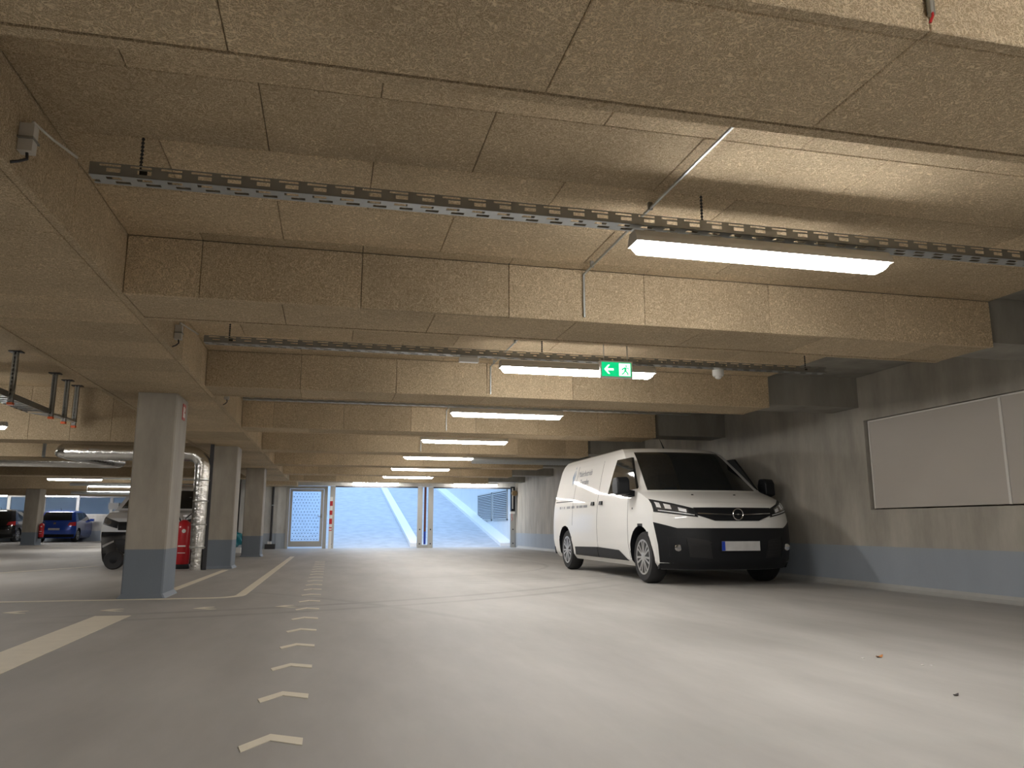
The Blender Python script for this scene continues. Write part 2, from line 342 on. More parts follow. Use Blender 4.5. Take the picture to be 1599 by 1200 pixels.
struct('ramp_wall_left', MB().prism([(27.3, -.1), (62, -.1), (62, 8), (27.3, 5)], lambda p: (-2.89, p[0], p[1]), lambda p: (-2.6, p[0], p[1])), 'rampw', 'pale concrete wall along the left of the ramp')
for (a, b_, lab) in ((28.6, 31.25, 'grey louvred vent in the ramp wall nearest the gate'), (31.5, 34.6, 'grey louvred vent in the ramp wall further up')):
    v = thing('louvre_vent', (6.5, (a+b_)/2, .95), lab, 'vent')
    h = (b_-a)/2; z1 = 1.15
    MB().box(-.04, 0, -h, -h+.06, 0, z1).box(-.04, 0, h-.06, h, 0, z1).box(-.04, 0, -h, h, 0, .05).box(-.04, 0, -h, h, z1-.05, z1).build('frame', 'gatem', v)
    MB().box(-.004, -.001, -h, h, 0, z1).build('backing', 'gdark', v)
    sm = MB().add([(-.06, -h+.06, .0), (-.06, h-.06, 0), (-.01, h-.06, .035), (-.01, -h+.06, .035), (-.06, -h+.06, .006), (-.06, h-.06, .006), (-.01, h-.06, .041), (-.01, -h+.06, .041)], [(0,1,2,3),(4,5,6,7),(0,1,5,4),(3,2,6,7)]).mesh('slat', 'rampw')
    for k in range(15): link('slat', sm, v, (0, 0, .06+k*.069))
# ---------------- lamps and trays ----------------
def make_lamp(label):
    t = thing('ceiling_luminaire', (0, 0, 0), label, 'lamp', 'long batten luminaires')
    L_ = .775
    sec = [(-.068, .0435), (.068, .0435), (.058, .075), (.036, .112), (-.036, .112), (-.058, .075)]
    MB().prism(sec, lambda p: (-L_, p[0], p[1]), lambda p: (L_, p[0], p[1])).build('housing', 'housing', t)
    dm = MB(); prof = [(-.066, .044), (-.0635, .028), (-.058, .009), (-.036, 0), (.036, 0), (.058, .009), (.0635, .028), (.066, .044)]
    dm.prism(prof, lambda p: (-L_+.02+(.044-p[1])*.7, p[0], p[1]), lambda p: (L_-.02-(.044-p[1])*.7, p[0], p[1]))
    dm.build('diffuser', 'diff', t)
    return t
lamp0 = make_lamp('')
first = [True]
def lamp(x0, y, z, label):
    o = lamp0 if first[0] else copy_tree(lamp0)
    first[0] = False
    o['label'] = label; o.location = (x0+.775, y, z)
    return o
LY = [b+1.95 for b in BEAMS[:3]]+[b+1.78 for b in BEAMS[3:8]]
names = ['long batten lamp behind the viewpoint', 'large lit batten lamp nearest the viewpoint under the cable tray', 'lit batten lamp just behind the green exit sign', 'third lit batten lamp along the lane', 'fourth lit batten lamp along the lane', 'fifth lit batten lamp along the lane', 'sixth lit batten lamp along the lane', 'seventh lit batten lamp along the lane']
lamp(1.5, LY[0]-3.3, 2.16, 'long batten lamp far behind the viewpoint')
for y, n in zip(LY, names): lamp(1.5, y, 2.16 if y < 8 else 2.17, n)
lamp(.69, 26.55, 2.12, 'lit batten lamp over the left gate'); lamp(4.12, 26.55, 2.12, 'lit batten lamp over the right gate')
for (x, y, n) in [(-6.2, 12.55, 'lit batten lamp near the hanging cable ladder'), (-6.2, 5.0, 'unseen fill lamp added over the near left bays'), (-8.5, 26.4, 'first lit batten lamp left of the nearest pillar'), (-8.5, 30.6, 'second lit batten lamp left of the nearest pillar'), (-9.2, 36.0, 'third lit batten lamp left of the nearest pillar'), (-13.4, 41.4, 'lit batten lamp above the blue car'), (-16.5, 41.4, 'lit batten lamp above the black car'), (-8.4, 18, 'unseen fill lamp added behind the nearest left beam'), (-5.6, 1.0, 'unseen fill lamp added over the left bays beside the viewpoint'), (-5.6, -3.5, 'unseen fill lamp added over the left bays behind the viewpoint')]:  # lamps over the left bays and behind the nearest beam: unseen, added fill
    lamp(x, y, 2.12, n)
def make_tray(y, x0, x1, label):
    t = thing('cable_tray', (0, y, 2.295), label, 'cable tray', 'perforated cable trays')
    w, h, th = .10, .06, .0015
    m = MB()
    for ya, yb in ((0, .016), (.043, .057), (.084, .10)): m.box(x0, x1, ya, yb, 0, th)
    x = x0; mod = .13
    while x < x1-.01:
        m.box(x, min(x+.065, x1), .016, .043, 0, th); m.box(x+.03, min(x+.095, x1), .057, .084, 0, th); x += mod
    m.build('tray_base', 'galv', t)
    for nm, yy in (('near_side', 0), ('far_side', w-th)):
        s = MB()
        for za, zb_ in ((0, .016), (.036, .044), (.054, h)): s.box(x0, x1, yy, yy+th, za, zb_)
        x = x0
        while x < x1-.01:
            s.box(x, min(x+.07, x1), yy, yy+th, .016, .036); s.box(x, min(x+.04, x1), yy, yy+th, .044, .054); x += mod
        s.build(nm, 'galvd', t)  # shade of the tray sides put into the colour, darker than floor-lit base
    k = 0
    xx = x0+.2
    while xx < x1:
        c = MB()
        for j in range(9): c.lathe([(.004, 0), (.009, .008), (.004, .016)], (xx, .05, .055+j*.019), 'z', 6)
        c.box(xx-.004, xx+.03, .048, .052, .03, .058); c.build('hanger_chain', 'gdark', t)
        xx += 2.83
    return t
TL = ['nearest perforated steel cable tray running across the ceiling', 'second perforated cable tray behind the exit sign', 'third perforated cable tray across the lane', 'fourth perforated cable tray across the lane']
for k in range(1, 5): make_tray(LY[k]-.05, -1.12, 5.3 if k == 1 else 4.95, TL[k-1])
# conduits
for k in range(1, 5):
    yb = BEAMS[k+1]
    t = thing('ceiling_conduit', (1.68, yb, ZC), ['nearest', 'second', 'third', 'fourth'][k-1]+' thin metal conduit along the ceiling bending down the beam face', 'conduit', 'ceiling conduits')
    MB().tube([(0, -2.6, -.035), (0, -.012, -.035), (0, -.012, -.35)], .008, 8).build('conduit_pipe', 'galv', t, True)
    for yy_ in (-2.2, -1.2, -.2): MB().box(-.012, .012, yy_, yy_+.015, -.044, 0).build('clip', 'galvd', t)
t = thing('wire_stub', (1.635, 1.67, 2.17), 'short conduit stub with red wire end on nearest beam face', 'conduit')
MB().tube([(0, 0, .02), (0, 0, .36)], .011, 8).build('conduit_pipe', 'galv', t, True)
MB().tube([(0, -.004, .04), (-.004, -.008, .01), (-.012, -.004, -.01)], .004, 6).build('red_wire', 'red', t, True)
# junction boxes on girder side
for k in (1, 2, 3):
    y = LY[k]-.35
    t = thing('junction_box', (XG1, y, 2.24), ['', 'grey junction box on the girder beside the nearest cable tray', 'grey junction box on the girder beside the second cable tray', 'grey junction box on the girder beside the third cable tray'][k], 'junction box', 'girder junction boxes')
    MB().box(0, .055, 0, .05, 0, .12).build('box', 'housing', t)
    MB().box(.0, .06, -.012, .062, .05, .058).build('clip', 'galvd', t)
    MB().tube([(.03, .025, .12), (.03, .05, .15), (.06, .2, .15), (.14, .27, .11)], .006, 6).build('upper_cable', 'housing', t, True)
    MB().tube([(.03, .025, 0), (.035, .02, -.03), (.02, -.02, -.06), (.0, -.04, -.075)], .006, 6).build('lower_cable', 'gdark', t, True)
# exit sign
t = thing('exit_sign', (2.625, 6.86, 2.135), 'lit green emergency exit sign with white arrow and running figure', 'sign')
MB().box(-.165, .165, -.02, .02, 0, .165).build('housing', 'white', t)
MB().box(-.15, .15, -.0225, -.0205, .012, .15).build('green_face', 'green', t)
def sflat(polys, y0, y1):
    m = MB()
    for pl in polys: m.prism(pl, lambda p: (p[0], y0, p[1]), lambda p: (p[0], y1, p[1]))
    return m
sflat([[(.025, .02), (.14, .02), (.14, .142), (.025, .142)]], -.0235, -.0226).build('white_panel', 'signw', t)
sflat([[(-.125, .08), (-.085, .125), (-.068, .125), (-.095, .09), (-.03, .09), (-.03, .07), (-.095, .07), (-.068, .035), (-.085, .035)]], -.024, -.0226).build('arrow', 'signw', t)
fig = [[(.088, .118), (.098, .128), (.108, .118), (.098, .108)], [(.08, .105), (.1, .103), (.098, .07), (.08, .068)], [(.08, .105), (.055, .09), (.05, .075), (.058, .075), (.085, .095)], [(.098, .1), (.125, .085), (.128, .092), (.1, .107)],
       [(.08, .07), (.098, .07), (.118, .05), (.118, .03), (.108, .03), (.106, .046)], [(.08, .072), (.09, .066), (.072, .04), (.05, .03), (.046, .037), (.066, .05)]]
sflat(fig, -.0245, -.0236).build('running_figure', 'green', t)
for sx in (-.12, .12): MB().tube([(sx, 0, .165), (sx, 0, .39)], .004, 6).build('hanger_rod', 'galv', t)
t = thing('motion_detector', (3.78, 7.0, 2.2), 'round white motion detector under the second cable tray', 'detector')
MB().lathe([(.05, .03), (.058, .045), (.058, .095)], (0, 0, 0), 'z', 20).build('base', 'white', t, True)
MB().lathe([(.008, 0), (.028, .008), (.038, .03)], (0, 0, 0), 'z', 20).build('dome', 'white', t, True)
t = thing('tray_box', (1.2, 6.93, 2.235), 'small white box under the second cable tray', 'junction box')
MB().box(-.09, .09, -.03, .03, 0, .04).build('box', 'white', t); MB().box(-.08, .08, -.025, .025, .04, .06).build('lid', 'housing', t)
# ---------------- floor markings ----------------
def flat(name, poly, label, cat='marking', group=None, h=.003):
    return tag(MB().prism(poly, lambda p: (p[0], p[1], .0003), lambda p: (p[0], p[1], h)).build(name, 'line'), label, cat, group)
chev = [(-.105, 0), (-.01, .14), (.105, .06), (.105, -.03), (-.005, .055), (-.09, -.07)]
chm = MB().prism(chev, lambda p: (p[0], p[1], .0003), lambda p: (p[0], p[1], .003)).mesh('floor_chevron', 'line')
NUM = ['nearest', 'second', 'third', 'fourth', 'fifth', 'sixth', 'seventh', 'eighth', 'ninth', 'tenth', 'eleventh', 'twelfth', 'thirteenth', 'fourteenth', 'fifteenth', 'sixteenth', 'seventeenth', 'eighteenth', 'nineteenth', 'twentieth']
for k in range(20):
    tag(link('floor_chevron', chm, None, (-.165, 2.92+.745*k, 0)), NUM[k]+' cream chevron of the row leading to the gate', 'marking', 'floor chevrons')
for k, x in enumerate((-.32, -1.03, -1.8, -2.57, -3.3)):
    o = tag(link('floor_chevron', chm, None, (x, 7.69, 0)), 'left-pointing cream chevron, '+NUM[k]+' from the gate-bound row', 'marking', 'left-pointing chevrons'); o.rotation_euler = (0, 0, math.pi/2)
flat('floor_line', [(-1.88, -6), (-1.6, -6), (-1.58, 7.21), (-1.86, 7.23)], 'wide cream floor band at the left foreground')
arc = [(-.85-.35+.35*math.cos(a), 9.05+.35*math.sin(a)) for a in [-i*math.pi/16 for i in range(9)]]
arci = [(-.95-.25+.25*math.cos(a), 9.05+.25*math.sin(a)) for a in [-i*math.pi/16 for i in range(9)]]
flat('floor_line', [(-.80, 20), (-.85, 9.05)]+arc[1:]+[(-3.4, 8.7), (-3.4, 8.8), (-1.2, 8.8)]+arci[::-1]+[(-.95, 9.05), (-.90, 20)], 'cream parking line curving round the nearest pillar')
flat('floor_line', [(-1.80, 9.9), (-1.70, 9.9), (-1.64, 14.2), (-1.74, 14.2)], 'thin cream line between the first two pillars')
flat('floor_line', [(-5.2, 14.0), (-5.1, 14.0), (-4.13, 16.0), (-4.23, 16.0)], 'slanting cream bay line beside the white car')
flat('floor_line', [(-1.10, 1.5), (-.95, 1.5), (-.95, 2.80), (-.98, 2.87), (-1.03, 2.9), (-1.08, 2.87), (-1.10, 2.8)], 'rounded cream line end at the lower left corner')
def leaf(x, y, s, label, m='leaf'):
    poly = [(-1, 0), (-.6, .3), (0, .42), (.5, .3), (1.1, .02), (.5, -.28), (0, -.4), (-.6, -.26)]
    mb = MB().add([(p[0]*s, p[1]*s, .002+.012*abs(p[0])*s/.04) for p in poly]+[(0, 0, .004)], [(i, (i+1) % 8, 8) for i in range(8)])
    me = mb.mesh('leaf', m); o = link('dry_leaf', me, None, (x, y, 0)); o.rotation_euler = (0, 0, .4)
    md = o.modifiers.new('thick', 'SOLIDIFY'); md.thickness = .0015
    tag(o, label, 'leaf')
leaf(3.08, 4.0, .035, 'orange dry leaf lying on the floor at right')
leaf(2.72, 3.05, .022, 'small brown leaf scrap on the near floor', 'stone')
for k, (x, y) in enumerate([(3.12, 3.72), (3.16, 3.7), (2.95, 3.98)]):
    tag(link('paper_scrap', MB().prism([(0, 0), (.022, .004), (.018, .016), (.004, .014)], lambda p: (p[0], p[1], .0005), lambda p: (p[0], p[1], .003)).mesh('scrap', 'signw' if False else 'white'), None, (x, y, 0)), ['white scrap nearest the small brown leaf', 'white scrap right of the orange leaf', 'white scrap left of the orange leaf'][k], 'scrap', 'white floor scraps')
# ---------------- vehicles ----------------
class Body:
    def __init__(s, prof, wheel_y, wheel_r, arch_r):
        s.p = np.array(prof, float); s.wy = wheel_y; s.wr = wheel_r; s.ar = arch_r
    def q(s, z, k): return float(np.interp(z, s.p[:, 0], s.p[:, k]))
    def W(s, z): return s.q(z, 1)
    def front(s, x, z): return s.q(z, 2)+s.q(z, 3)*min(1, abs(x)/s.W(z))**3.0
    def rear(s, x, z): return s.q(z, 4)-s.q(z, 5)*min(1, abs(x)/s.W(z))**4.0
    def shell(s, root, m, name='body'):
        z0, z1 = s.p[0, 0], s.p[-1, 0]
        zs = sorted(set([round(v, 4) for v in np.linspace(z0, z1, 34)]+[round(v, 4) for v in s.p[:, 0]]))
        V = []; NF, NS = 28, 26
        for z in zs:
            W = s.W(z); ring = []
            for i in range(NF+1):
                x = W*math.sin(-math.pi/2+math.pi*i/NF); ring.append((x, s.front(x, z), z))
            ya, yb = s.front(W, z), s.rear(W, z)
            for i in range(1, NS): ring.append((W, ya+(yb-ya)*i/NS, z))
            for i in range(NF+1):
                x = W*math.sin(math.pi/2-math.pi*i/NF); ring.append((x, s.rear(x, z), z))
            for i in range(1, NS): ring.append((-W, yb+(ya-yb)*i/NS, z))
            V.append(ring)
        n = len(V[0]); mb = MB()
        mb.add([p for r in V for p in r], [(i*n+k, i*n+(k+1) % n, (i+1)*n+(k+1) % n, (i+1)*n+k) for i in range(len(V)-1) for k in range(n)]+[tuple(range(n))[::-1], tuple((len(V)-1)*n+k for k in range(n))])
        me = mb.mesh('body', m)
        o = link(name, me, root)
        cut = MB()
        for y in s.wy:
            for sx in (-1, 1):
                W = s.W(.5); xa, xb = sorted((sx*(W-.30), sx*(W+.2)))
                cut.lathe([(s.ar, xa), (s.ar, xb)], (0, y, s.wr+.01), 'x', 36)
        cm = cut.mesh('arch_cutter', 'black'); co = link('arch_cutter', cm, root); bpy.context.view_layer.update()
        md = o.modifiers.new('arches', 'BOOLEAN'); md.operation = 'DIFFERENCE'; md.object = co; md.solver = 'EXACT'
        dg = bpy.context.evaluated_depsgraph_get()
        nm = bpy.data.meshes.new_from_object(o.evaluated_get(dg))
        o.modifiers.clear(); o.data = nm
        bpy.data.objects.remove(co)
        nm.materials.clear(); nm.materials.append(M[m]); nm.materials.append(M['black'])
        for pl in nm.polygons:
            c = pl.center; inside = any((c.y-y)**2+(c.z-s.wr-.01)**2 < (s.ar-.002)**2*1.0 and abs(c.x) < s.W(.5)-.005 and abs(c.x) > .3 for y in s.wy) and abs(pl.normal.x) < 1.1
            near = any(abs(math.hypot(c.y-y, c.z-s.wr-.01)-s.ar) < .006 for y in s.wy) or (inside and abs(abs(c.x)-(s.W(.5)-.30)) < .01)
            pl.material_index = 1 if near else 0
        nm.polygons.foreach_set('use_smooth', [True]*len(nm.polygons)); nm.set_sharp_from_angle(angle=math.radians(32))
        return o
    def grid(s, quad, f, n=12, k=6, d=.006):
        (a, b, c, e) = [Vector((*p, 0)) for p in quad]; vs = []; fs = []
        for lay in (d, -.03):
            for i in range(n+1):
                for j in range(k+1):
                    u, v = i/n, j/k; p = (1-u)*(1-v)*a+u*(1-v)*b+u*v*c+(1-u)*v*e; vs.append(f(p.x, p.y, lay))
        N1 = (n+1)*(k+1); I = lambda i, j: i*(k+1)+j
        for i in range(n):
            for j in range(k): fs += [(I(i, j), I(i+1, j), I(i+1, j+1), I(i, j+1)), tuple(N1+q for q in (I(i, j+1), I(i+1, j+1), I(i+1, j), I(i, j)))]
        edge = [I(i, 0) for i in range(n+1)]+[I(n, j) for j in range(1, k+1)]+[I(i, k) for i in range(n-1, -1, -1)]+[I(0, j) for j in range(k-1, 0, -1)]
        for i in range(len(edge)):
            p, q = edge[i], edge[(i+1) % len(edge)]; fs.append((p, q, N1+q, N1+p))
        return MB().add(vs, fs)
    def pf(s, root, name, m, quad, d=.006, n=14, k=6):     # patch on the front, quad in (x, z)
        return s.grid(quad, lambda x, z, o: (x, s.front(x, z)-o, z), n, k, d).build(name, m, root, True)
    def pr(s, root, name, m, quad, d=.006, n=14, k=6):
        return s.grid(quad, lambda x, z, o: (x, s.rear(x, z)+o, z), n, k, d).build(name, m, root, True)
    def ps(s, root, name, m, quad, sx, d=.006, n=10, k=6):   # patch on a flank, quad in (y, z)
        return s.grid(quad, lambda y, z, o: (sx*(s.W(z)+o), y, z), n, k, d).build(name, m, root, True)
    def wheels(s, root, spokes=14, inset=.02):
        t = MB(); r = s.wr; w = .21
        t.lathe([(r*.66, -w/2), (r*.9, -w/2-.004), (r*.97, -w/2+.02), (r, -w/2+.05), (r, w/2-.05), (r*.97, w/2-.02), (r*.9, w/2+.004), (r*.66, w/2)], (0, 0, 0), 'x', 40)
        tm = t.mesh('tyre', 'rubber', True)
        q = MB(); R = r*.68
        q.lathe([(R, -w/2+.01), (R, -w/2-.004), (R-.022, -w/2-.004), (R-.022, -w/2+.03)], (0, 0, 0), 'x', 40)
        for i in range(spokes):
            a = 2*math.pi*(i+(.12 if i % 2 else -.12))/spokes; ca, sa = math.cos(a), math.sin(a)
            def pt(rr, tw, h): return (h, rr*ca-tw*sa, rr*sa+tw*ca)
            q.add([pt(.05, -.012, -w/2-.0), pt(.05, .012, -w/2-.0), pt(R-.01, .014, -w/2-.002), pt(R-.01, -.014, -w/2-.002), pt(.05, -.012, -w/2+.03), pt(.05, .012, -w/2+.03), pt(R-.01, .014, -w/2+.03), pt(R-.01, -.014, -w/2+.03)], [(0,1,2,3),(4,5,6,7),(0,1,5,4),(1,2,6,5),(2,3,7,6),(3,0,4,7)])
        q.lathe([(.02, -w/2-.008), (.055, -w/2-.004), (.06, -w/2+.03)], (0, 0, 0), 'x', 20)
        rm = q.mesh('rim', 'rim')
        b = MB().lathe([(R-.02, -w/2+.05), (R-.02, -w/2+.07)], (0, 0, 0), 'x', 24).mesh('brake_disc', 'gdark')
        for y in s.wy:
            for sx in (-1, 1):
                o = link('wheel', tm, root, (sx*(s.W(.4)-inset-w/2), y, r))
                o.rotation_euler = (0, 0, 0 if sx < 0 else math.pi)
                link('rim', rm, o); link('brake_disc', b, o)
# --- van
VP = [(.20,.86,.12,.34,5.020,.10),(.28,.92,.04,.38,5.070,.10),(.50,.955,0,.42,5.080,.10),(.70,.96,.02,.42,5.080,.10),(.85,.957,.05,.41,5.080,.10),(.95,.95,.09,.40,5.075,.10),(1.02,.945,.16,.38,5.070,.1),(1.08,.94,.31,.32,5.065,.1),(1.14,.93,.54,.27,5.060,.1),(1.20,.92,.80,.22,5.050,.1),(1.30,.90,.94,.22,5.040,.1),(1.50,.86,1.20,.22,5.010,.1),(1.70,.81,1.47,.22,4.970,.1),(1.80,.775,1.62,.22,4.930,.12),(1.86,.735,1.76,.24,4.870,.14),(1.89,.67,1.95,.25,4.780,.15),(1.905,.52,2.30,.2,4.520,.15)]
van = thing('van', (4.97, 8.86, 0), 'white delivery van with black bumper parked by the right wall', 'van')
B = Body(VP, (.89, 4.28), .335, .395)
B.shell(van, 'vanw'); B.wheels(van)
B.pf(van, 'windscreen', 'glass', [(-.80, 1.215), (.80, 1.215), (.66, 1.80), (-.66, 1.80)], .006, 20, 12)
bum = B.pf(van, 'bumper', 'black', [(-.74, .202), (.74, .202), (.74, .71), (-.74, .71)], .014, 40, 10)
for sx in (-1, 1): B.pf(bum, 'bumper_corner', 'black', [(sx*.74, .202), (sx*.895, .202), (sx*.957, .785), (sx*.74, .71)], .014, 16, 10)
for sx in (-1, 1):
    B.pf(bum, 'bumper_grille', 'rubber', [(sx*.62, .36), (sx*.36, .34), (sx*.40, .56), (sx*.66, .60)], .018)
    for k in range(5): B.pf(bum, 'grille_bar', 'rubber', [(sx*.62, .375+k*.042), (sx*.38, .36+k*.042), (sx*.38, .372+k*.042), (sx*.62, .388+k*.042)], .026, 8, 2)
    B.pf(bum, 'fog_light_surround', 'black', [(sx*.82, .36), (sx*.66, .36), (sx*.66, .60), (sx*.84, .60)], .022)
    x, z = sx*.75, .47
    MB().lathe([(.045, -.035), (.042, -.045), (.02, -.05)], (x, B.front(x, z), z), 'y', 20).build('fog_light', 'chrome', bum, True)
hl = []
for sx in (-1, 1):
    h = B.pf(van, 'headlight', 'black', [(sx*.94, .915), (sx*.50, .845), (sx*.53, .955), (sx*.935, 1.085)], .010, 16, 6)
    B.pf(h, 'lens', 'lampg', [(sx*.915, .955), (sx*.60, .895), (sx*.60, .955), (sx*.91, 1.055)], .014, 14, 5)
    for q_ in ([(sx*.905, .975), (sx*.865, .965), (sx*.865, 1.03), (sx*.905, 1.045)], [(sx*.83, .955), (sx*.77, .945), (sx*.77, 1.0), (sx*.83, 1.02)], [(sx*.70, .925), (sx*.62, .905), (sx*.62, .945), (sx*.70, .97)]):
        B.pf(h, 'reflector', 'refl', q_, .018, 5, 3)
    B.pf(h, 'light_strip', 'refl', [(sx*.90, .928), (sx*.54, .868), (sx*.54, .877), (sx*.90, .940)], .018, 14, 1)
gr = B.pf(van, 'grille', 'black', [(-.50, .865), (.50, .865), (.53, .965), (-.53, .965)], .012, 20, 4)
B.pf(gr, 'lower_grille', 'black', [(-.30, .80), (.30, .80), (.50, .868), (-.50, .868)], .011, 20, 4)
for sx in (-1, 1): B.pf(gr, 'chrome_bar', 'chrome', [(sx*.50, .888), (sx*.07, .872), (sx*.07, .880), (sx*.50, .898)], .018, 10, 2)
yb_ = B.front(0, .80)-.024
ring = MB(); R_ = .068
pr_ = [(R_*math.cos(a), R_*math.sin(a)) for a in [2*math.pi*k/32 for k in range(33)]]
ring.tube([(p[0], yb_, .88+p[1]) for p in pr_], .006, 8, False)
em = ring.build('emblem', 'chrome', van, True); tag(em, 'chrome ring emblem with a lightning bolt')
sflat([[(-.062, .875), (.012, .888), (.005, .878), (.062, .884), (-.012, .871), (-.004, .881)]], yb_-.004, yb_+.006).build('bolt', 'chrome', em)
pl = MB().box(-.26, .26, -.022, -.010, .435, .55); 
plo = pl.build('number_plate', 'plate', van); MB().box(-.26, -.215, -.0235, -.0225, .437, .548).build('blue_band', 'eu', plo)
MB().box(-.265, .265, -.021, -.006, .425, .56).build('plate_holder', 'black', plo)
for sx in (-1, 1):
    w_ = B.ps(van, 'door_window', 'glass', [(1.06, 1.235), (2.18, 1.20), (2.03, 1.705), (1.46, 1.70)], sx, .004)
    B.ps(van, 'sill_trim', 'black', [(1.40, .265), (2.59, .265), (2.59, .42), (1.72, .40)], sx, .014)
    B.ps(van, 'sill_trim', 'black', [(2.62, .265), (3.76, .265), (3.74, .40), (2.62, .42)], sx, .014)
    for (y, z0, z1) in ((2.60, .26, 1.74), (1.32, .30, 1.16), (3.86, .75, 1.74)):
        B.ps(van, 'door_seam', 'gdark', [(y, z0), (y+.008, z0), (y+.008, z1), (y, z1)], sx, .0015, 1, 24)
    B.ps(van, 'slide_rail', 'gdark', [(3.88, 1.145), (4.90, 1.145), (4.90, 1.165), (3.88, 1.165)], sx, .003)
    for y in (2.36, 2.74):
        B.ps(van, 'door_handle', 'black', [(y, 1.055), (y+.14, 1.055), (y+.12, 1.11), (y+.02, 1.11)], sx, .022, 6, 4)
    B.ps(van, 'indicator', 'gdark', [(1.14, .96), (1.17, .96), (1.17, .985), (1.14, .985)], sx, .004, 2, 2)
    mm = MB(); X = sx*(B.W(1.2)+.0)
    mm.prism([(1.02, 1.17), (1.12, 1.15), (1.24, 1.18), (1.26, 1.30), (1.22, 1.40), (1.08, 1.40), (1.03, 1.34)], lambda p: (X+sx*.10, p[0], p[1]), lambda p: (X+sx*.27, p[0]+.03, p[1]-.005))
    mr = mm.build('mirror', 'black', van); 
    md = mr.modifiers.new('round', 'BEVEL'); md.width = .025; md.segments = 3; md.limit_method = 'ANGLE'
    MB().prism([(1.10, 1.13), (1.28, 1.12), (1.28, 1.20), (1.12, 1.21)], lambda p: (X-sx*.02, p[0], p[1]), lambda p: (X+sx*.14, p[0]-.02, p[1]+.02)).build('mirror_arm', 'black', mr)
    B.pr(van, 'tail_light', 'tail', [(sx*.82, .75), (sx*.93, .75), (sx*.90, 1.25), (sx*.80, 1.25)], .008)
B.pr(van, 'rear_bumper', 'black', [(-.93, .25), (.93, .25), (.94, .50), (-.94, .50)], .02, 30, 4)
MB().tube([(0, 2.15, 1.895), (0, 2.27, 2.03), (0, 2.33, 2.09)], [.012, .005, .003], 8).build('antenna', 'black', van, True)
for x in (-.35, .25):
    MB().lathe([(.018, 0), (.014, .012)], (x, B.front(x, 1.13)+.03, 1.135), 'z', 10).build('washer_nozzle', 'black', van)
def side_text(txt, y0, z0, size, m, name):
    cu = bpy.data.curves.new('t', 'FONT'); cu.body = txt; cu.size = size; cu.extrude = .0004
    o = bpy.data.objects.new('t', cu); C.objects.link(o)
    me = bpy.data.meshes.new_from_object(o.evaluated_get(bpy.context.evaluated_depsgraph_get())); bpy.data.objects.remove(o)
    for v in me.vertices:
        z = z0+v.co.y; v.co = (-(B.W(z)+.004+v.co.z), y0-v.co.x, z)
    me.materials.clear(); me.materials.append(M[m]); return link(name, me, van)
side_text('Malerbetrieb', 3.80, 1.555, .135, 'text', 'lettering'); side_text('Zorrahn', 3.66, 1.41, .135, 'text', 'lettering')
# the blurred contact line: short unreadable dashes
dm = MB()
yy = 4.62
for wl in (.10, .05, .08, 0, .22, .18, 0, .10, .16, .2):
    if wl:
        k = 0
        while k < wl-.02:
            dm.add([(-(B.W(z)+.003), yy-k-dk, z) for (dk, z) in ((0, 1.03), (.022, 1.03), (.022, 1.07), (0, 1.07))], [(0, 1, 2, 3)]); k += .034
    yy -= wl+.05
dm.build('contact_line', 'text', van)
MB().add([(-(B.W(z)+.004), y, z) for (y, z) in ((4.03, 1.76), (3.97, 1.60), (4.06, 1.42), (4.12, 1.57))], [(0, 1, 2, 3)]).build('emblem_diamond', 'emblue', van)
